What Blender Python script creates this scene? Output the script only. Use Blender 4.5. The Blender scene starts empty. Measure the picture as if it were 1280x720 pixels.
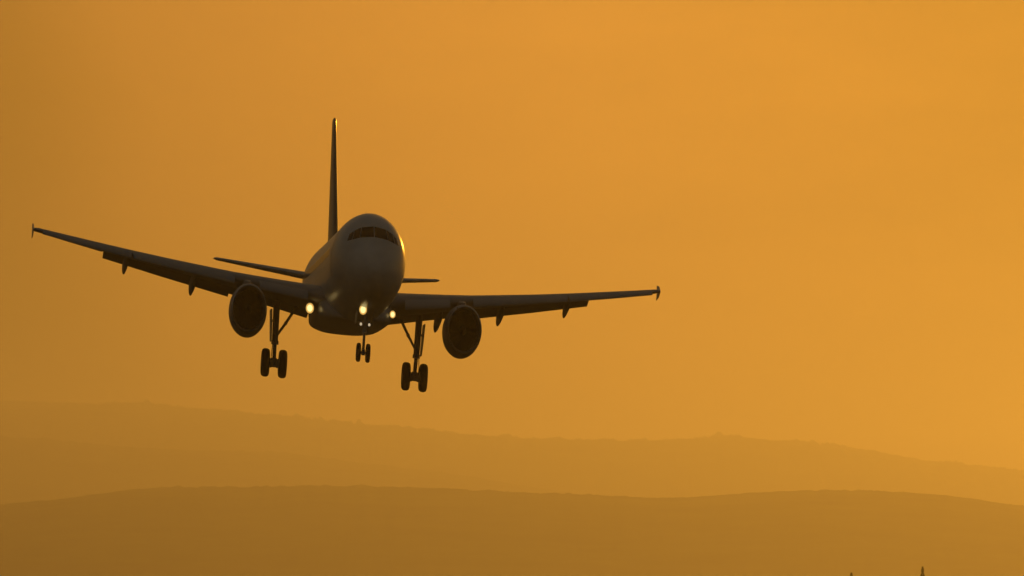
import bpy, bmesh, math, random
from mathutils import Vector, Matrix, noise
rnd = random.Random(7)
R = math.radians
scene = bpy.context.scene
COL = scene.collection

# ------------------------------------------------------------------ camera
ELEV = 1.6                                    # camera tilted up (degrees)
CAM_Z = 2.2
cam_d = bpy.data.cameras.new('camera')
cam = bpy.data.objects.new('camera', cam_d)
COL.objects.link(cam)
cam.location = (0, 0, CAM_Z)
cam.rotation_euler = (R(90 + ELEV), 0, 0)
cam_d.sensor_width = 36
cam_d.lens = 378.1                            # long telephoto
cam_d.clip_start = 0.5
cam_d.clip_end = 200000
scene.camera = cam
FPX = 13443.0                                 # focal length in pixels of a 1280 wide frame

# ------------------------------------------------------------------ sun and sky
SUN_AZ, SUN_EL = 9.9, 5.0                    # degrees right of the view axis, above the horizon
sun_dir = Vector((math.sin(R(SUN_AZ)) * math.cos(R(SUN_EL)), math.cos(R(SUN_AZ)) * math.cos(R(SUN_EL)), math.sin(R(SUN_EL))))
sl = bpy.data.lights.new('sun', 'SUN')
so = bpy.data.objects.new('sun', sl)
COL.objects.link(so)
so.rotation_euler = (-sun_dir).to_track_quat('-Z', 'Y').to_euler()
so.location = (0, 0, 300)
sl.energy = 0.445
sl.color = (1.0, 0.41, 0.032)
sl.angle = R(0.5)

w = bpy.data.worlds.new('World')
scene.world = w
w.use_nodes = True
nt = w.node_tree
nt.nodes.clear()
N = nt.nodes.new
L = nt.links.new
out = N('ShaderNodeOutputWorld')
sky = N('ShaderNodeTexSky')
sky.sky_type = 'NISHITA'
sky.sun_disc = False
sky.sun_elevation = R(SUN_EL)
sky.sun_rotation = R(SUN_AZ)
sky.air_density = 1.5
sky.dust_density = 5.0
bg1 = N('ShaderNodeBackground')
bg1.inputs['Strength'].default_value = 0.0158
# sunset glow: colour by the angle between the look direction and the sun
tc = N('ShaderNodeTexCoord')
dot = N('ShaderNodeVectorMath'); dot.operation = 'DOT_PRODUCT'
dot.inputs[1].default_value = sun_dir
L(tc.outputs['Generated'], dot.inputs[0])
ac = N('ShaderNodeMath'); ac.operation = 'ARCCOSINE'
L(dot.outputs['Value'], ac.inputs[0])
deg = N('ShaderNodeMath'); deg.operation = 'MULTIPLY'
deg.inputs[1].default_value = 57.29578 / 30.0
L(ac.outputs[0], deg.inputs[0])
# uneven veils of dust, drawn out along the horizon
mp = N('ShaderNodeMapping'); mp.inputs['Scale'].default_value = (26, 26, 95)
L(tc.outputs['Generated'], mp.inputs['Vector'])
nz = N('ShaderNodeTexNoise'); nz.inputs['Scale'].default_value = 1.0
nz.inputs['Detail'].default_value = 5; nz.inputs['Roughness'].default_value = 0.6
L(mp.outputs['Vector'], nz.inputs['Vector'])
nm = N('ShaderNodeMath'); nm.operation = 'MULTIPLY_ADD'
nm.inputs[1].default_value = 0.030; nm.inputs[2].default_value = -0.015
L(nz.outputs['Fac'], nm.inputs[0])
vr = N('ShaderNodeMapRange')
vr.inputs['From Min'].default_value = .3; vr.inputs['From Max'].default_value = .7
vr.inputs['To Min'].default_value = .84; vr.inputs['To Max'].default_value = 1.16
L(nz.outputs['Fac'], vr.inputs['Value'])
vm = N('ShaderNodeVectorMath'); vm.operation = 'SCALE'
L(sky.outputs['Color'], vm.inputs[0]); L(vr.outputs['Result'], vm.inputs['Scale'])
L(vm.outputs['Vector'], bg1.inputs['Color'])
ad = N('ShaderNodeMath'); ad.operation = 'ADD'
L(deg.outputs[0], ad.inputs[0]); L(nm.outputs[0], ad.inputs[1])
ramp = N('ShaderNodeValToRGB')
GLOW = [(d, (v, v * .355, v * .066)) for d, v in ((0.0, .04), (6.0, .05), (7.2, .09), (8.6, .30), (9.8, .44), (10.6, .44), (11.6, .38), (12.1, .33), (12.7, .14), (13.2, .05))] + [(20, (.03, .022, .012)), (30, (.026, .0245, .0195))]
cr = ramp.color_ramp
while len(cr.elements) < len(GLOW):
    cr.elements.new(0.5)
for e, (d_, c_) in zip(cr.elements, GLOW):
    e.position = d_ / 30.0
for e, (d_, c_) in zip(cr.elements, GLOW):
    e.color = (*c_, 1)
L(ad.outputs[0], ramp.inputs['Fac'])
bg2 = N('ShaderNodeBackground'); bg2.inputs['Strength'].default_value = 1.0
L(ramp.outputs['Color'], bg2.inputs['Color'])
addw = N('ShaderNodeAddShader')
L(bg1.outputs[0], addw.inputs[0]); L(bg2.outputs[0], addw.inputs[1])
L(addw.outputs[0], out.inputs['Surface'])

vs = scene.view_settings
vs.view_transform = 'Standard'
vs.look = 'None'
vs.exposure = 0.0
vs.gamma = 1.0
vs.use_curve_mapping = False
scene.cycles.volume_bounces = 0
scene.cycles.use_denoising = True


# ------------------------------------------------------------------ helpers
def tag(o, label=None, cat=None, group=None, kind=None):
    if label: o['label'] = label
    if cat: o['category'] = cat
    if group: o['group'] = group
    if kind: o['kind'] = kind
    return o


def link(name, bm, mat, parent=None, smooth=True):
    me = bpy.data.meshes.new(name)
    bmesh.ops.recalc_face_normals(bm, faces=bm.faces)
    bm.to_mesh(me)
    bm.free()
    me.materials.append(mat)
    if smooth:
        for p in me.polygons: p.use_smooth = True
        if hasattr(me, 'set_sharp_from_angle'): me.set_sharp_from_angle(angle=R(40))
    o = bpy.data.objects.new(name, me)
    COL.objects.link(o)
    if parent is not None: o.parent = parent
    return o


def material(name, base, rough=0.5, metal=0.0, coat=0.0, var=0.0, vscale=1.0, bump=0.0, spec=0.5, stretch=(1, 1, 1)):
    m = bpy.data.materials.new(name)
    m.use_nodes = True
    t = m.node_tree
    b = t.nodes['Principled BSDF']
    b.inputs['Base Color'].default_value = (*base, 1)
    b.inputs['Roughness'].default_value = rough
    b.inputs['Metallic'].default_value = metal
    b.inputs['Coat Weight'].default_value = coat
    b.inputs['Coat Roughness'].default_value = .22
    b.inputs['Specular IOR Level'].default_value = spec
    if var > 0:
        c = t.nodes.new('ShaderNodeTexCoord')
        p = t.nodes.new('ShaderNodeMapping'); p.inputs['Scale'].default_value = stretch
        n = t.nodes.new('ShaderNodeTexNoise')
        n.inputs['Scale'].default_value = vscale
        n.inputs['Detail'].default_value = 6
        n.inputs['Roughness'].default_value = 0.65
        r = t.nodes.new('ShaderNodeValToRGB')
        r.color_ramp.elements[0].position = 0.3
        r.color_ramp.elements[1].position = 0.7
        r.color_ramp.elements[0].color = (*[max(0, x * (1 - var)) for x in base], 1)
        r.color_ramp.elements[1].color = (*[min(1, x * (1 + var)) for x in base], 1)
        t.links.new(c.outputs['Object'], p.inputs['Vector'])
        t.links.new(p.outputs['Vector'], n.inputs['Vector'])
        t.links.new(n.outputs['Fac'], r.inputs['Fac'])
        t.links.new(r.outputs['Color'], b.inputs['Base Color'])
        rr = t.nodes.new('ShaderNodeMapRange')
        rr.inputs['To Min'].default_value = max(0.03, rough - 0.08)
        rr.inputs['To Max'].default_value = rough + 0.12
        t.links.new(n.outputs['Fac'], rr.inputs['Value'])
        t.links.new(rr.outputs['Result'], b.inputs['Roughness'])
        if bump > 0:
            bp = t.nodes.new('ShaderNodeBump')
            bp.inputs['Strength'].default_value = bump
            t.links.new(n.outputs['Fac'], bp.inputs['Height'])
            t.links.new(bp.outputs['Normal'], b.inputs['Normal'])
    return m


def emitter(name, col, strength):
    m = bpy.data.materials.new(name)
    m.use_nodes = True
    t = m.node_tree
    t.nodes.clear()
    e = t.nodes.new('ShaderNodeEmission')
    e.inputs['Color'].default_value = (*col, 1)
    e.inputs['Strength'].default_value = strength
    o = t.nodes.new('ShaderNodeOutputMaterial')
    t.links.new(e.outputs[0], o.inputs['Surface'])
    return m


M = dict(
    paint=material('white paint', (.56, .56, .54), .33, coat=.25, var=.16, vscale=.8, stretch=(1, .25, 1), spec=.5),
    belly=material('pale grey belly paint', (.42, .42, .41), .35, coat=.2, var=.10, vscale=.5),
    wing=material('grey wing paint', (.30, .31, .32), .38, var=.10, vscale=.5),
    fin=material('dark tail paint', (.13, .085, .045), .32, coat=.25, var=.08, vscale=.4),
    glass=material('cockpit glass', (.010, .010, .011), .10, spec=.25),
    dark=material('dark panel gap', (.02, .02, .02), .7),
    metal=material('bare metal lip', (.55, .55, .56), .28, metal=1.0, var=.06, vscale=2),
    blade=material('titanium fan blade', (.05, .05, .055), .45, metal=.5),
    inlet=material('engine inlet liner', (.03, .03, .03), .7),
    hot=material('burnt exhaust metal', (.13, .10, .08), .4, metal=.9, var=.2, vscale=3),
    tyre=material('tyre rubber', (.018, .017, .016), .85, var=.2, vscale=4),
    rim=material('wheel rim metal', (.35, .35, .36), .4, metal=.6),
    strut=material('grey strut paint', (.34, .34, .35), .4, var=.1, vscale=3),
    chrome=material('chromed oleo', (.6, .6, .6), .15, metal=1.0),
    lens=emitter('lit landing lamp', (1.0, .78, .32), 1.35),
    lens_small=emitter('lit taxi lamp', (1.0, .80, .50), .55),
    halo=emitter('painted lamp halo', (1.0, .55, .12), .8),  # dim orange emission imitating the halo around a lit lamp
    grass=material('dry airfield grass', (.075, .07, .03), .95, var=.35, vscale=.02),
    hill=material('wooded hillside', (.09, .118, .028), .95, var=.65, vscale=.0045, spec=.1),
    leaf=material('dark conifer needles', (.035, .05, .02), .8, var=.3, vscale=1.0),
    bark=material('brown bark', (.10, .065, .04), .9, var=.3, vscale=2.0),
)


def smoothstep(t):
    t = max(0.0, min(1.0, t))
    return t * t * (3 - 2 * t)


def interp(tab, x):
    if x <= tab[0][0]: return tab[0][1]
    for (x0, y0), (x1, y1) in zip(tab, tab[1:]):
        if x <= x1:
            return y0 + (y1 - y0) * (x - x0) / (x1 - x0)
    return tab[-1][1]


def spline(tab, x):
    """monotone-ish cubic through the table"""
    n = len(tab)
    if x <= tab[0][0]: return tab[0][1]
    if x >= tab[-1][0]: return tab[-1][1]
    for i in range(n - 1):
        if tab[i][0] <= x <= tab[i + 1][0]:
            break
    def sl_(k):
        if k == 0 or k == n - 1: 
            a_, b_ = (0, 1) if k == 0 else (n - 2, n - 1)
            return (tab[b_][1] - tab[a_][1]) / (tab[b_][0] - tab[a_][0])
        d0 = (tab[k][1] - tab[k - 1][1]) / (tab[k][0] - tab[k - 1][0])
        d1 = (tab[k + 1][1] - tab[k][1]) / (tab[k + 1][0] - tab[k][0])
        if d0 * d1 <= 0: return 0.0
        return 2 * d0 * d1 / (d0 + d1)
    h = tab[i + 1][0] - tab[i][0]
    t = (x - tab[i][0]) / h
    y0, y1, m0, m1 = tab[i][1], tab[i + 1][1], sl_(i) * h, sl_(i + 1) * h
    return (2*t**3 - 3*t**2 + 1) * y0 + (t**3 - 2*t**2 + t) * m0 + (-2*t**3 + 3*t**2) * y1 + (t**3 - t**2) * m1


# ------------------------------------------------------------------ ground and hills
def sheet(name, x0, x1, y0, y1, z, mat):
    bm = bmesh.new()
    bm.faces.new([bm.verts.new(p) for p in ((x0, y0, z), (x1, y0, z), (x1, y1, z), (x0, y1, z))])
    return link(name, bm, mat, smooth=False)


g = sheet('ground', -30000, 30000, -3000, 38500, 0, M['grass'])
tag(g, 'flat dry grass plain stretching below the hills', 'ground', kind='structure')


def frame_x(px, dist):                       # pixel column of the photo -> metres at that distance
    return (px - 640) / FPX * dist


def frame_z(py, dist):                       # pixel row -> height
    return CAM_Z + dist * math.tan(R(ELEV) + math.atan((360 - py) / FPX))


def hill_range(name, dist, profile, front, back, step, rough, tree, seed, label):
    """a ridge running across the view: slope up to the crest at dist and down behind it"""
    bm = bmesh.new()
    xs = []
    x = -4200.0
    while x < 4200:
        xs.append(x)
        x += step if abs(x) < dist * 0.055 else step * 8
    rows = [0, .12, .25, .38, .5, .6, .7, .78, .85, .9, .94, .97, .985, 1.0, 1.03, 1.08, 1.2, 1.45, 1.8, 2.0]
    grid = []
    for v in rows:
        line = []
        for x in xs:
            px = 640 + x / dist * FPX
            h = frame_z(spline(profile, px), dist)
            if px < 0: h *= 1 + .10 * math.sin((px) * .004) 
            if px > 1280: h *= 1 + .10 * math.sin((px - 1280) * .004)
            if v <= 1:
                y = dist - front * (1 - v)
                k = math.sin(v * math.pi / 2) ** 1.15
            else:
                y = dist + back * (v - 1)
                k = math.cos((v - 1) * math.pi / 2) ** 1.3 if v < 2 else 0
            nn = noise.fractal(Vector((x / 420.0, y / 420.0, seed)), 1.0, 2.0, 5)
            tt = noise.fractal(Vector((x / 26.0, y / 26.0, seed + 9)), .7, 2.1, 4)
            clump = max(0, noise.noise(Vector((x / 160.0, y / 300.0, seed + 20))) + .15)
            z = h * k + (nn * rough * (1 - .75 * (abs(v - 1) < .02)) + tt * tree * (.35 + 1.8 * clump)) * min(1, k * 1.5)
            if v in (0, 2.0): z = -0.5
            line.append(bm.verts.new((x, y, z)))
        grid.append(line)
    for a, b in zip(grid, grid[1:]):
        for i in range(len(xs) - 1):
            bm.faces.new((a[i], a[i + 1], b[i + 1], b[i]))
    o = link(name, bm, M['hill'])
    tag(o, label, 'hills', kind='structure')
    return o


near_prof = [(-900, 640), (-300, 640), (0, 632), (60, 627), (120, 619), (180, 611.5), (260, 610), (330, 609.5), (390, 608), (480, 610), (560, 612),
             (640, 615), (740, 619), (845, 622), (900, 619), (950, 616), (1000, 614), (1080, 615), (1150, 618), (1210, 624), (1280, 634), (1600, 642), (2200, 640)]
far_prof = [(-900, 500), (-200, 498), (0, 503), (120, 506), (220, 511), (320, 519), (420, 528), (520, 536), (600, 545), (700, 550), (780, 552), (860, 549),
            (900, 545), (960, 550), (1020, 555), (1100, 567), (1160, 577), (1220, 582), (1280, 588), (1600, 600), (2200, 590)]
mid_prof = [(-900, 520), (-300, 530), (0, 546), (90, 553), (170, 560), (260, 564), (340, 568), (440, 578), (560, 592), (680, 612), (900, 640), (2200, 690)]
hill_range('hills', 17500, near_prof, 2200, 2500, 4.0, 3.5, 3.4, 3.1, 'long low wooded ridge across the foot of the view')
hill_range('hills', 26000, mid_prof, 3000, 2500, 8.0, 5.0, 5.0, 5.3, 'faint spur falling from the left behind the low ridge')
hill_range('distant_hills', 30500, far_prof, 4000, 3800, 6.0, 8.0, 13.0, 8.7, 'faint hazy hills rising behind the low ridge')


# ------------------------------------------------------------------ the airliner
# aircraft coordinates: a = metres aft of the nose, r = towards the port wing tip, z = up from the fuselage axis
YAW, PITCH, ROLL, TALL = R(5.4), R(3.24), R(4.355), 1.3077
DIST, A0 = 575.0, 15.0
OFF_R, OFF_U = (441.3 - 640) / FPX * DIST, (360 - 348.3) / FPX * DIST
cr_, sr_ = math.cos(ROLL), math.sin(ROLL)
cp_, sp_ = math.cos(PITCH), math.sin(PITCH)
cy_, sy_ = math.cos(YAW), math.sin(YAW)
R1 = Matrix(((1, 0, 0), (0, cr_, sr_), (0, -sr_, cr_)))
R2 = Matrix(((cp_, 0, sp_), (0, 1, 0), (-sp_, 0, cp_)))
R3 = Matrix(((cy_, sy_, 0), (-sy_, cy_, 0), (0, 0, 1)))
ATT = R3 @ R2 @ R1
e_ = R(ELEV)
FWD = Vector((0, math.cos(e_), math.sin(e_)))
UP = Vector((0, -math.sin(e_), math.cos(e_)))
CENTRE = Vector((0, 0, CAM_Z)) + FWD * DIST + UP * OFF_U + Vector((OFF_R, 0, 0))


def F(p):
    q = ATT @ Vector((p[0] - A0, p[1], p[2]))
    return FWD * q[0] + Vector((q[1], 0, 0)) + UP * (q[2] * TALL)


plane = bpy.data.objects.new('airliner', None)
COL.objects.link(plane)
plane.location = CENTRE
plane.empty_display_size = 3
tag(plane, 'twin engined passenger jet landing with wheels down and bright landing lights', 'airplane')


def part(name, bm, mat, parent=None, smooth=True):
    for v in bm.verts:
        v.co = F(v.co)
    return link(name, bm, mat, parent or plane, smooth)


def loft(bm, rings, cap=True):
    vs_ = [[bm.verts.new(p) for p in ring] for ring in rings]
    n = len(rings[0])
    for A, B in zip(vs_, vs_[1:]):
        for i in range(n):
            bm.faces.new((A[i], A[(i + 1) % n], B[(i + 1) % n], B[i]))
    if cap:
        bm.faces.new(vs_[0]); bm.faces.new(vs_[-1])
    return vs_


def tube(bm, p0, p1, r0, r1=None, n=14, cap=True):
    p0, p1 = Vector(p0), Vector(p1)
    r1 = r0 if r1 is None else r1
    d = (p1 - p0).normalized()
    u = d.orthogonal().normalized()
    v = d.cross(u)
    ring = lambda c, r_: [c + (u * math.cos(t) + v * math.sin(t)) * r_ for t in [2 * math.pi * i / n for i in range(n)]]
    loft(bm, [ring(p0, r0), ring(p1, r1)], cap)


def lathe(bm, prof, c, axis, n=32, squash=1.0):
    """prof: (distance along the axis, radius)"""
    c, d = Vector(c), Vector(axis).normalized()
    u = Vector((0, 0, 1)) if abs(d.z) < .9 else Vector((0, 1, 0))
    u = (u - d * u.dot(d)).normalized()
    v = d.cross(u)
    rings = []
    for t, r_ in prof:
        rings.append([c + d * t + (u * math.cos(k) + v * squash * math.sin(k)) * max(r_, 1e-4) for k in [2 * math.pi * i / n for i in range(n)]])
    loft(bm, rings, False)


def box(bm, c, s, rot=None):
    m = Matrix.Translation(Vector(c)) @ (rot.to_4x4() if rot else Matrix.Identity(4)) @ Matrix.Diagonal((*s, 1))
    r_ = bmesh.ops.create_cube(bm, size=1, matrix=m)
    return r_['verts']


def bevel(bm, w_, seg=2):
    bmesh.ops.bevel(bm, geom=list(bm.edges), offset=w_, segments=seg, affect='EDGES', clamp_overlap=True)


# --- fuselage
TOP = [(0, -.55), (.06, -.30), (.2, -.10), (.5, .18), (1, .50), (1.6, .84), (2.2, 1.27), (2.8, 1.63), (3.5, 1.88), (4.5, 2.03), (6, 2.07), (24, 2.07), (28, 2.05), (32, 1.90), (35, 1.70), (37, 1.46), (37.55, 1.32)]
BOT = [(0, -.55), (.06, -.80), (.2, -.98), (.5, -1.2), (1, -1.43), (1.6, -1.60), (2.5, -1.73), (3.5, -1.82), (5, -1.92), (7, -2.05), (8.5, -2.06), (17, -2.06), (20, -1.99), (23.0, -1.86), (26, -1.58), (29, -1.15), (32, -.38), (35, .42), (37, .98), (37.55, 1.18)]
WID = [(0, 0.02), (.06, .27), (.2, .46), (.5, .73), (1, 1.05), (1.6, 1.33), (2.5, 1.62), (3.5, 1.82), (5, 1.95), (6, 1.975), (24, 1.975), (27, 1.86), (30, 1.52), (33, .98), (35.5, .52), (37.2, .18), (37.55, .08)]


def body(a):
    t, b, w_ = spline(TOP, a), spline(BOT, a), spline(WID, a)
    return (t + b) / 2, max((t - b) / 2, .004), max(w_, .004)


def on_body(a, th, off=0.0):                 # th from the top, positive to port
    c, h, w_ = body(a)
    n = Vector((0, math.sin(th) / w_, math.cos(th) / h)).normalized()
    return Vector((a, w_ * math.sin(th), c + h * math.cos(th))) + n * off


stations = [0, .02, .06, .12, .2, .32, .5, .75, 1, 1.3, 1.6, 1.9, 2.2, 2.5, 2.8, 3.15, 3.5, 4, 4.5, 5.2, 6, 7, 8.5] + list(range(10, 24)) + [24, 25, 26, 27, 28, 29, 30, 31, 32, 33, 34, 35, 36, 36.7, 37.2, 37.45, 37.55]
bm = bmesh.new()
loft(bm, [[on_body(a, 2 * math.pi * i / 56) for i in range(56)] for a in stations])
fus = part('fuselage', bm, M['paint'])


def patch(name, corners, mat, off=.012, n=7, parent=fus, side=1):
    """a curved panel on the nose: corners are (r, z) seen from ahead"""
    def hit(r_, z_):
        lo, hi = 0.0, 8.0
        for _ in range(40):
            mid = (lo + hi) / 2
            c, h, w_ = body(mid)
            if (r_ / w_) ** 2 + ((z_ - c) / h) ** 2 > 1: lo = mid
            else: hi = mid
        c, h, w_ = body(hi)
        nn = Vector((-.55, r_ / w_ ** 2, (z_ - c) / h ** 2)).normalized()
        return Vector((hi, r_, z_)) + nn * off
    q = [Vector((c[0] * side, c[1])) for c in corners]
    bm = bmesh.new()
    gr = []
    for i in range(n):
        u = i / (n - 1)
        row = []
        for j in range(n):
            v = j / (n - 1)
            p = (q[0] * (1 - u) + q[3] * u) * (1 - v) + (q[1] * (1 - u) + q[2] * u) * v
            row.append(bm.verts.new(hit(p.x, p.y)))
        gr.append(row)
    for A, B in zip(gr, gr[1:]):
        for i in range(n - 1):
            bm.faces.new((A[i], A[i + 1], B[i + 1], B[i]))
    fs = list(bm.faces)
    bmesh.ops.recalc_face_normals(bm, faces=fs)
    ex = bmesh.ops.extrude_face_region(bm, geom=fs)
    for v in [x for x in ex['geom'] if isinstance(x, bmesh.types.BMVert)]:
        v.co += Vector((.03, 0, -.01))
    return part(name, bm, mat, parent)


for s in (-1, 1):
    patch('cockpit_window', [(.02, .90), (.02, 1.36), (.625, 1.285), (.72, .84)], M['glass'], side=s)
    patch('cockpit_window', [(.75, .83), (.655, 1.275), (.995, 1.13), (1.105, .75)], M['glass'], side=s)
    patch('cockpit_window', [(1.135, .745), (1.025, 1.105), (1.24, .98), (1.35, .70)], M['glass'], side=s)


def side_panel(name, a0, a1, z0, z1, s, mat, off=.010, na=4, nz_=5, thick=.02, parent=fus):
    bm = bmesh.new()
    gr = []
    for i in range(na):
        a = a0 + (a1 - a0) * i / (na - 1)
        row = []
        c, h, w_ = body(a)
        for j in range(nz_):
            z = z0 + (z1 - z0) * j / (nz_ - 1)
            th = math.acos(max(-1, min(1, (z - c) / h))) * s
            row.append((on_body(a, th, off), on_body(a, th, off - thick)))
        gr.append(row)
    vo = [[bm.verts.new(p[0]) for p in r_] for r_ in gr]
    for A, B in zip(vo, vo[1:]):
        for i in range(nz_ - 1):
            bm.faces.new((A[i], A[i + 1], B[i + 1], B[i]))
    return part(name, bm, mat, parent)


for s in (-1, 1):
    for k in range(40):
        a = 6.9 + k * .533
        side_panel('cabin_window', a, a + .24, .30, .66, s, M['glass'], na=2, nz_=3)
    for a in (4.9, 29.6):
        d = side_panel('cabin_door', a, a + .82, -.62, 1.22, s, M['belly'], off=.008, na=4, nz_=8)

# belly fairing around the wing root
bm = bmesh.new()
rings = []
for a, hw, zb, zt in [(9.9, .9, -2.00, -1.75), (10.3, 1.40, -2.06, -1.55), (11.0, 1.8, -2.11, -1.25), (12, 1.98, -2.14, -.9), (13.5, 2.05, -2.15, -.75), (16, 2.05, -2.13, -.75), (18.5, 2.03, -2.08, -.8), (20, 1.9, -2.03, -1.1), (21.2, 1.5, -1.98, -1.35), (22.2, .8, -1.90, -1.65)]:
    ring = []
    for i in range(40):
        t = 2 * math.pi * i / 40
        x, y = math.cos(t), math.sin(t)
        ex = .72
        ring.append((a, hw * math.copysign(abs(x) ** ex, x), (zb + zt) / 2 + (zt - zb) / 2 * math.copysign(abs(y) ** ex, y)))
    rings.append(ring)
loft(bm, rings)
part('belly_fairing', bm, M['belly'])

# antennas along the spine and keel
for a, s in ((8.2, 1), (12.0, 1), (9.0, -1)):
    bm = bmesh.new()
    z = body(a)[0] + s * body(a)[1]
    loft(bm, [[(a - .16, 0, z - s * .03), (a, .03, z - s * .03), (a + .28, 0, z - s * .03), (a, -.03, z - s * .03)], [(a + .10, 0, z + s * .28), (a + .16, .012, z + s * .28), (a + .26, 0, z + s * .28), (a + .16, -.012, z + s * .28)]])
    part('antenna', bm, M['paint'], fus)


# --- lifting surfaces
def foil(tc, n=18):
    """closed section points (x along the chord, y thickness)"""
    up, lo = [], []
    for i in range(n + 1):
        x = .5 * (1 - math.cos(math.pi * i / n))
        y = 5 * tc * (.2969 * math.sqrt(x) - .126 * x - .3516 * x * x + .2843 * x ** 3 - .1015 * x ** 4)
        cam_ = .018 * math.sin(math.pi * x)
        up.append((x, cam_ + y)); lo.append((x, cam_ - y))
    return up + lo[::-1][1:-1]


def wing_z(r_):
    r_ = abs(r_)
    return -1.20 + max(0, r_ - 1.0) * math.tan(R(7.1)) + .24 * (r_ / 17.0) ** 3


def wing_le(r_):
    return 11.75 + (abs(r_) - 1.95) * .512


def wing_te(r_):
    r_ = abs(r_)
    return 18.75 if r_ < 6.4 else 18.75 + (r_ - 6.4) * .213


for s in (-1, 1):
    bm = bmesh.new()
    rings = []
    for r_, tcr in ((.6, .145), (1.95, .14), (3.5, .13), (5, .122), (6.4, .115), (8, .113), (10, .11), (12, .112), (13.2, .116), (14.5, .118), (15.8, .118), (16.7, .112), (16.95, .06)):
        le, te, z = wing_le(r_), wing_te(r_), wing_z(r_)
        c = te - le
        tw = R(2.2 - 2.7 * r_ / 17)
        ring = []
        for x, y in foil(tcr):
            xx, yy = (x - .25) * c, y * c
            ring.append((le + .25 * c + xx * math.cos(tw) + yy * math.sin(tw), s * r_, z + yy * math.cos(tw) - xx * math.sin(tw)))
        rings.append(ring)
    loft(bm, rings)
    wing = part('wing', bm, M['wing'])

    def drooped(name, spans, angle, back, drop, tcr=.12):
        """a flap or aileron: spans = (r, chord)"""
        bm = bmesh.new()
        rings = []
        for r_, c in spans:
            le, te = wing_le(r_), wing_te(r_)
            tw = R(2.2 - 2.7 * r_ / 17)
            a0 = te - c * .30 + back
            z0 = wing_z(r_) - math.sin(tw) * (a0 - le - .25 * (te - le)) - drop
            ring = []
            for x, y in foil(tcr, 10):
                xx, yy = x * c, y * c
                ring.append((a0 + xx * math.cos(angle) + yy * math.sin(angle), s * r_, z0 + yy * math.cos(angle) - xx * math.sin(angle)))
            rings.append(ring)
        loft(bm, rings)
        return part(name, bm, M['wing'], wing)
    drooped('flap', [(2.05, 1.75), (4.2, 1.62), (6.35, 1.50)], R(12), -.40, -.04)
    drooped('flap', [(6.36, 1.50), (10, 1.25), (13.15, 1.0)], R(17), -.32, -.03)
    drooped('aileron', [(13.22, .80), (14.9, .68), (16.35, .56)], R(3), -.25, -.03, .09)

    def slat(spans):
        bm = bmesh.new()
        rings = []
        for r_, c in spans:
            le, z = wing_le(r_), wing_z(r_)
            ch = wing_te(r_) - le
            tw = R(2.2 - 2.7 * r_ / 17)
            zl = z + math.sin(tw) * .25 * ch
            prof = [(-.95, -.62), (-1.0, -.50), (-.95, -.36), (-.75, -.18), (-.35, .05), (.15, .24), (.12, .20), (-.32, -.03), (-.66, -.28), (-.78, -.45), (-.86, -.62)]
            rings.append([(le + x * c, s * r_, zl + y * c * .85) for x, y in prof])
        loft(bm, rings)
        return part('slat', bm, M['wing'], wing)
    slat([(2.6, .62), (3.8, .58), (5.1, .54)])
    slat([(6.4, .52), (9.0, .46), (11.7, .40)])
    slat([(11.8, .40), (14.2, .34), (16.5, .28)])

    # flap track fairings, their tails drooped with the flaps
    for r_, ln in ((4.95, 1.0), (8.33, .95), (11.95, .82)):
        te, z = wing_te(r_), wing_z(r_)
        tw = R(2.2 - 2.7 * r_ / 17)
        zt = z - math.sin(tw) * .75 * (te - wing_le(r_))
        path = [(-2.3, -.10, .03), (-1.9, -.18, .12), (-1.2, -.26, .19), (-.4, -.31, .21), (.3, -.42, .20), (.9, -.55, .15), (1.2, -.64, .09), (1.3, -.67, .02)]
        bm = bmesh.new()
        rings = []
        for x, y, q in path:
            rings.append([(te + x * ln, s * r_ + q * .85 * ln * math.cos(t), zt + y * ln + q * 1.5 * ln * math.sin(t)) for t in [2 * math.pi * i / 12 for i in range(12)]])
        loft(bm, rings)
        part('flap_track_fairing', bm, M['wing'], wing)

    # arrow-shaped fence at the wing tip
    bm = bmesh.new()
    r_, le, te, z = 16.97, wing_le(16.97), wing_te(16.97), wing_z(16.97)
    pts = [(le - .05, -.02), (le + .75, .24), (te + .25, .33), (te + .12, .02), (te + .2, -.29), (le + .75, -.22)]
    loft(bm, [[(a, s * (r_ - .018), z + q) for a, q in pts], [(a, s * (r_ + .018), z + q) for a, q in pts]])
    part('wingtip_fence', bm, M['paint'], wing, smooth=False)

    # landing lamp hung under the wing root
    rl = 2.42 if s < 0 else 1.90
    c = Vector((12.2 if s < 0 else 10.9, s * rl, -1.55))
    big = 1.0 if s < 0 else .72
    bm = bmesh.new()
    lathe(bm, [(0.0, .225 * big), (.05, .24 * big), (.35, .22 * big), (.55, .02)], c, (1, 0, 0), 24, 1)
    lamp = part('landing_light', bm, M['strut'], wing)
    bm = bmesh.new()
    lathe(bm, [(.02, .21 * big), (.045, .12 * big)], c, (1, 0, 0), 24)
    part('lamp_halo', bm, M['halo'], wing)  # emissive ring around the lens stands in for its soft halo
    bm = bmesh.new()
    lathe(bm, [(-.05, .001), (-.03, .08 * big), (.02, .145 * big)], c, (1, 0, 0), 24)
    part('lamp_lens', bm, M['lens'], wing)

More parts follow.
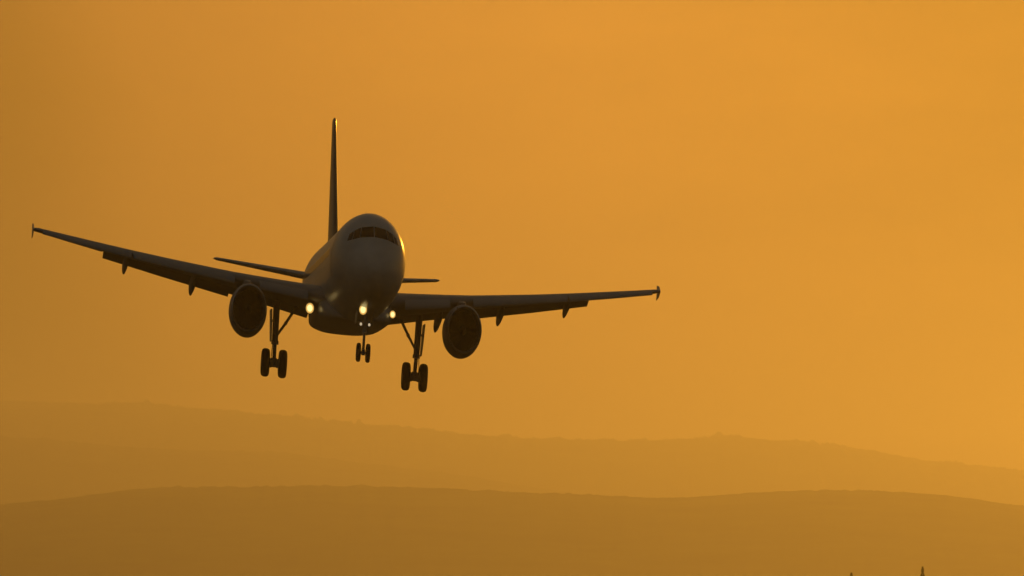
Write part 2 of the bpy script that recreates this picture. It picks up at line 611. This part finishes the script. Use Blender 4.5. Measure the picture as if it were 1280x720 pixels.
# stabilisers and fin
for s in (-1, 1):
    bm = bmesh.new()
    rings = []
    for r_ in (.25, 1.2, 2.5, 4, 5.4, 6.1, 6.25):
        f = r_ / 6.25
        le, c = 30.9 + r_ * .56, 3.75 - 2.45 * f
        z = .92 + r_ * math.tan(R(5.6))
        tw = R(2.0)
        tcr = .10 if r_ < 6.2 else .05
        rings.append([(le + x * c, s * r_, z + y * c - (x - .4) * c * math.sin(tw) * -1) for x, y in [(q[0], q[1] - .018 * math.sin(math.pi * q[0])) for q in foil(tcr, 12)]])
    loft(bm, rings)
    part('tailplane', bm, M['paint'])
bm = bmesh.new()
rings = []
for z, le, c, tcr in ((1.55, 27.9, 6.6, .09), (2.1, 28.7, 5.9, .085), (3.2, 29.75, 5.2, .085), (4.6, 31.15, 4.3, .085), (6.0, 32.55, 3.4, .085), (7.2, 33.75, 2.6, .085), (7.85, 34.4, 2.15, .09), (7.97, 34.65, 1.8, .05)):
    rings.append([(le + x * c, y * c, z) for x, y in [(q[0], q[1] - .018 * math.sin(math.pi * q[0])) for q in foil(tcr, 14)]])
loft(bm, rings)
part('tail_fin', bm, M['fin'])

# --- engines
for s in (-1, 1):
    C = Vector((10.75, s * 5.75, -1.88))
    ax = Vector((1, -s * .02, -.02))
    K = .925
    bm = bmesh.new()
    lathe(bm, [(t_, q_ * K) for t_, q_ in [(.28, .93), (.10, .95), (.02, .985), (-.01, 1.015), (.01, 1.045), (.08, 1.075)]], C, ax, 48, .93)
    eng_lip = bm
    bm2 = bmesh.new()
    lathe(bm2, [(t_, q_ * K) for t_, q_ in [(.07, 1.077), (.25, 1.11), (.7, 1.15), (1.3, 1.175), (1.9, 1.155), (2.6, 1.06), (3.15, .93), (3.14, .90), (2.6, .92), (2.0, .93), (1.1, .90), (.28, .935)]], C, ax, 48, .93)
    eng = part('engine_nacelle', bm2, M['wing'])
    part('inlet_lip', eng_lip, M['metal'], eng)
    # fan
    bm = bmesh.new()
    nb = 24
    u, v = Vector((0, 0, 1)), Vector((0, 1, 0))
    for k in range(nb):
        t = 2 * math.pi * k / nb
        prev = None
        for q in range(5):
            rr = (.22 + .66 * q / 4) * K
            tw = R(35 + 25 * q / 4)
            cc = .10 + .07 * q / 4
            rad = u * math.cos(t) + v * math.sin(t) * .93
            tan = -u * math.sin(t) + v * math.cos(t) * .93
            base = C + ax * .98 + rad * rr
            d = ax * math.cos(tw) + tan * math.sin(tw)
            thk = (ax * math.sin(tw) - tan * math.cos(tw)) * .008
            cur = [bm.verts.new(base - d * cc + thk), bm.verts.new(base + d * cc + thk), bm.verts.new(base + d * cc - thk), bm.verts.new(base - d * cc - thk)]
            if prev:
                for i in range(4):
                    bm.faces.new((prev[i], prev[(i + 1) % 4], cur[(i + 1) % 4], cur[i]))
            prev = cur
    part('fan', bm, M['blade'], eng)
    bm = bmesh.new()
    lathe(bm, [(t_, q_ * K) for t_, q_ in [(.52, .0), (.60, .07), (.75, .16), (.95, .23), (1.12, .25)]], C, ax, 24, .93)
    part('spinner', bm, M['inlet'], eng)
    bm = bmesh.new()
    lathe(bm, [(t_, q_ * K) for t_, q_ in [(1.22, .9), (1.22, .2), (1.28, .0)]], C, ax, 32, .93)
    part('fan_frame', bm, M['inlet'], eng)
    bm = bmesh.new()
    lathe(bm, [(t_, q_ * K) for t_, q_ in [(2.3, .70), (3.0, .66), (3.7, .52), (4.15, .42), (4.1, .38), (3.6, .40)]], C, ax, 32)
    part('core_cowl', bm, M['hot'], eng)
    bm = bmesh.new()
    lathe(bm, [(t_, q_ * K) for t_, q_ in [(3.5, .30), (4.2, .26), (4.7, .10), (4.85, .01)]], C, ax, 24)
    part('exhaust_plug', bm, M['hot'], eng)
    bm = bmesh.new()
    rings = []
    for a, z0, z1, hw in ((11.7, -.84, -.74, .05), (12.4, -.90, -.66, .15), (13.2, -.98, -.60, .20), (14.2, -1.25, -.60, .21), (15.4, -1.35, -.55, .20), (16.6, -1.15, -.70, .12), (17.4, -.95, -.8, .03)):
        rings.append([(a, s * 5.75 + hw * x, (z0 + z1) / 2 + (z1 - z0) / 2 * y) for x, y in ((-1, -.8), (-.9, -1), (.9, -1), (1, -.8), (1, .7), (.6, 1), (-.6, 1), (-1, .7))])
    loft(bm, rings)
    part('pylon', bm, M['wing'], eng)


# --- landing gear
def wheel(c, rad, wid, parent):
    bm = bmesh.new()
    h = wid / 2
    lathe(bm, [(-h * .78, rad * .62), (-h * .98, rad * .70), (-h, rad * .80), (-h * .86, rad * .92), (-h * .5, rad * .985), (-h * .26, rad), (-h * .22, rad * .985), (-h * .16, rad), (0, rad * 1.004), (h * .16, rad), (h * .22, rad * .985), (h * .26, rad), (h * .5, rad * .985), (h * .86, rad * .92), (h, rad * .80), (h * .98, rad * .70), (h * .78, rad * .62)], c, (0, 1, 0), 36)
    t = part('tyre', bm, M['tyre'], parent)
    bm = bmesh.new()
    lathe(bm, [(-h * .45, .001), (-h * .5, rad * .2), (-h * .35, rad * .25), (-h * .35, rad * .5), (-h * .8, rad * .6), (-h * .78, rad * .64), (h * .78, rad * .64), (h * .8, rad * .6), (h * .35, rad * .5), (h * .35, rad * .25), (h * .5, rad * .2), (h * .45, .001)], c, (0, 1, 0), 28)
    part('wheel_rim', bm, M['rim'], parent)


for s in (-1, 1):
    r0 = 3.795
    top, axle = Vector((17.25, s * 3.85, -1.35)), Vector((17.71, s * r0, -3.62))
    mid = top.lerp(axle, .62)
    bm = bmesh.new()
    tube(bm, top + Vector((0, 0, .3)), mid, .185, .165, 18)
    tube(bm, mid - Vector((0, 0, -.06)), mid + Vector((.01, 0, -.10)), .20, .20, 18)
    tube(bm, mid + Vector((-.2, 0, .35)), mid + Vector((.2, 0, .35)), .09, .09, 12)
    gear = part('main_landing_gear', bm, M['strut'])
    bm = bmesh.new()
    tube(bm, mid, axle + Vector((0, 0, .05)), .105, .105, 16)
    part('oleo_strut', bm, M['chrome'], gear)
    bm = bmesh.new()
    tube(bm, axle + Vector((0, -.60, 0)), axle + Vector((0, .60, 0)), .085, .085, 14)
    tube(bm, axle + Vector((0, 0, -.16)), axle + Vector((0, 0, .22)), .15, .14, 14)
    for q in (-.2, .2):
        tube(bm, axle + Vector((0, q - .07, 0)), axle + Vector((0, q + .07, 0)), .19, .19, 16)
    part('axle', bm, M['strut'], gear)
    for q in (-1, 1):
        wheel(axle + Vector((0, q * .465, 0)), .585, .43, gear)
    bm = bmesh.new()
    elb = Vector((17.35, s * 3.30, -1.95))
    tube(bm, mid + Vector((-.02, -s * .1, .30)), elb, .062, .07, 12)
    tube(bm, elb, Vector((17.2, s * 2.75, -1.20)), .07, .075, 12)
    tube(bm, elb + Vector((-.1, 0, 0)), elb + Vector((.1, 0, 0)), .085, .085, 12)
    part('side_brace', bm, M['strut'], gear)
    bm = bmesh.new()
    kn = (mid + axle) / 2 + Vector((.42, 0, .02))
    tube(bm, mid + Vector((.12, 0, -.02)), kn, .07, .05, 10)
    tube(bm, kn, axle + Vector((.12, 0, .12)), .05, .07, 10)
    part('torque_link', bm, M['strut'], gear)
    bm = bmesh.new()
    A_ = [(16.75, -1.45), (18.0, -1.45), (17.95, -2.4), (17.75, -2.75), (17.15, -2.75), (16.9, -2.4)]
    loft(bm, [[(a, s * (4.10 + .06 * (z + 1.45)), z) for a, z in A_], [(a, s * (4.16 + .06 * (z + 1.45)), z) for a, z in A_]])
    tube(bm, (17.35, s * 3.95, -1.9), (17.35, s * 4.12, -1.9), .05, .05, 8)
    part('gear_door', bm, M['belly'], gear, smooth=False)
    bm = bmesh.new()
    pts = [mid + Vector((-.16, s * .1, .5)), mid + Vector((-.17, s * .13, -.1)), mid + Vector((-.2, s * .16, -.5)), axle + Vector((-.16, s * .18, .1))]
    for p, q in zip(pts, pts[1:]): tube(bm, p, q, .02, .02, 6)
    part('brake_hose', bm, M['tyre'], gear)

top, axle = Vector((4.95, 0, -1.75)), Vector((5.12, 0, -3.56))
mid = top.lerp(axle, .52)
bm = bmesh.new()
tube(bm, top, mid, .125, .11, 16)
tube(bm, mid + Vector((0, 0, .05)), mid + Vector((0, 0, -.08)), .14, .14, 16)
tube(bm, mid + Vector((-.02, -.30, .38)), mid + Vector((-.02, .30, .38)), .04, .04, 10)
ngear = part('nose_landing_gear', bm, M['strut'])
bm = bmesh.new()
tube(bm, mid, axle, .07, .07, 14)
part('oleo_strut', bm, M['chrome'], ngear)
bm = bmesh.new()
tube(bm, axle + Vector((0, -.34, 0)), axle + Vector((0, .34, 0)), .06, .06, 12)
tube(bm, axle + Vector((0, 0, -.1)), axle + Vector((0, 0, .16)), .10, .09, 12)
part('axle', bm, M['strut'], ngear)
for q in (-1, 1):
    wheel(axle + Vector((0, q * .25, 0)), .385, .225, ngear)
bm = bmesh.new()
tube(bm, mid + Vector((-.02, 0, .2)), (4.05, 0, -1.8), .06, .06, 12)
part('drag_brace', bm, M['strut'], ngear)
bm = bmesh.new()
kn = (mid + axle) / 2 + Vector((.3, 0, 0))
tube(bm, mid + Vector((.08, 0, 0)), kn, .045, .035, 8)
tube(bm, kn, axle + Vector((.08, 0, .1)), .035, .045, 8)
part('torque_link', bm, M['strut'], ngear)
for s in (-1, 1):
    bm = bmesh.new()
    A_ = [(4.75, -1.82), (5.85, -1.92), (5.8, -2.42), (4.9, -2.40)]
    loft(bm, [[(a, s * (.42 - .05 * (z + 1.9)), z) for a, z in A_], [(a, s * (.45 - .05 * (z + 1.9)), z) for a, z in A_]])
    part('gear_door', bm, M['belly'], ngear, smooth=False)
    # runway turn-off lamp on the strut
    c = Vector((4.82, s * .22, -2.43))
    bm = bmesh.new()
    lathe(bm, [(0, .085), (.10, .07), (.16, .01)], c, (1, 0, 0), 16)
    part('taxi_light', bm, M['strut'], ngear)
    bm = bmesh.new()
    lathe(bm, [(-.02, .001), (0.0, .04), (.015, .06)], c, (1, 0, 0), 16)
    part('lamp_lens', bm, M['lens_small'], ngear)
# take-off lamp in front of the strut, under the nose
c = Vector((3.6, -.24, -1.92))
bm = bmesh.new()
lathe(bm, [(0.0, .215), (.05, .23), (.35, .2), (.6, .05)], c, (1, 0, 0), 24)
part('takeoff_light', bm, M['strut'], ngear)
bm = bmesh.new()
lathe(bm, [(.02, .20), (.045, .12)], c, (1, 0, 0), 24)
part('lamp_halo', bm, M['halo'], ngear)  # halo of the take-off lamp, shaped as a glowing ring
bm = bmesh.new()
lathe(bm, [(-.05, .001), (-.03, .08), (.02, .14)], c, (1, 0, 0), 24)
part('lamp_lens', bm, M['lens'], ngear)


# ------------------------------------------------------------------ conifers on the plain
def conifer(px, py, dist, width, label, seed):
    rr = random.Random(seed)
    h = frame_z(py, dist)
    root = bpy.data.objects.new('conifer_tree', None)
    COL.objects.link(root)
    root.location = (frame_x(px, dist), dist, 0)
    tag(root, label, 'tree', 'conifer tops at the foot of the view')
    bm = bmesh.new()
    loft(bm, [[(math.cos(t) * r_, math.sin(t) * r_, z) for t in [2 * math.pi * i / 10 for i in range(10)]] for z, r_ in ((-.1, .24), (.5, .17), (h * .5, .10), (h * .97, .02))])
    for k in range(26):
        z = h * (.12 + .82 * k / 26)
        l = width * (1 - z / h) * .8
        a = k * 2.4
        tube(bm, (0, 0, z), (math.cos(a) * l, math.sin(a) * l, z - l * .15), .03, .01, 5)
    link('trunk', bm, M['bark'], root)
    bm = bmesh.new()
    for k in range(3800):
        f = rr.random() ** .8
        z = h * (.10 + .92 * f)
        env = width * (1 - f) ** .8 * (.75 + .35 * math.sin(z * 5 + rr.random()))
        rad = env * math.sqrt(rr.random()) + .02
        a = rr.random() * 6.283
        c = Vector((math.cos(a) * rad, math.sin(a) * rad, z - rad * .2))
        q = .07 + .12 * rr.random()
        d = Vector((math.cos(a), math.sin(a), rr.uniform(-.3, .5))).normalized()
        n = d.cross(Vector((rr.uniform(-1, 1), rr.uniform(-1, 1), rr.uniform(-1, 1)))).normalized()
        bm.faces.new([bm.verts.new(c - n * q * .4), bm.verts.new(c + d * q * 1.4), bm.verts.new(c + n * q * .4)])
    link('crown', bm, M['leaf'], root, smooth=False)
    return root


conifer(1153, 709, 2500, 1.0, 'taller dark conifer whose tip pokes up at the bottom right edge', 1)
conifer(1064, 716.5, 2500, .9, 'shorter conifer left of the taller tip, barely above the bottom edge', 2)

# ------------------------------------------------------------------ the air
hz = bmesh.new()
bmesh.ops.create_cube(hz, size=1, matrix=Matrix.Translation((0, 17500, 282)) @ Matrix.Diagonal((61000, 43000, 566, 1)))
hm = bpy.data.materials.new('haze')
hm.use_nodes = True
t = hm.node_tree
t.nodes.clear()
pv = t.nodes.new('ShaderNodeVolumePrincipled')
pv.inputs['Color'].default_value = (.885, .91, .93, 1)
pv.inputs['Density'].default_value = 7.4e-5
pv.inputs['Anisotropy'].default_value = 0.82
mo = t.nodes.new('ShaderNodeOutputMaterial')
t.links.new(pv.outputs[0], mo.inputs['Volume'])
ho = link('haze', hz, hm, smooth=False)
tag(ho, 'thin golden haze veiling the far hills', 'haze', kind='stuff')
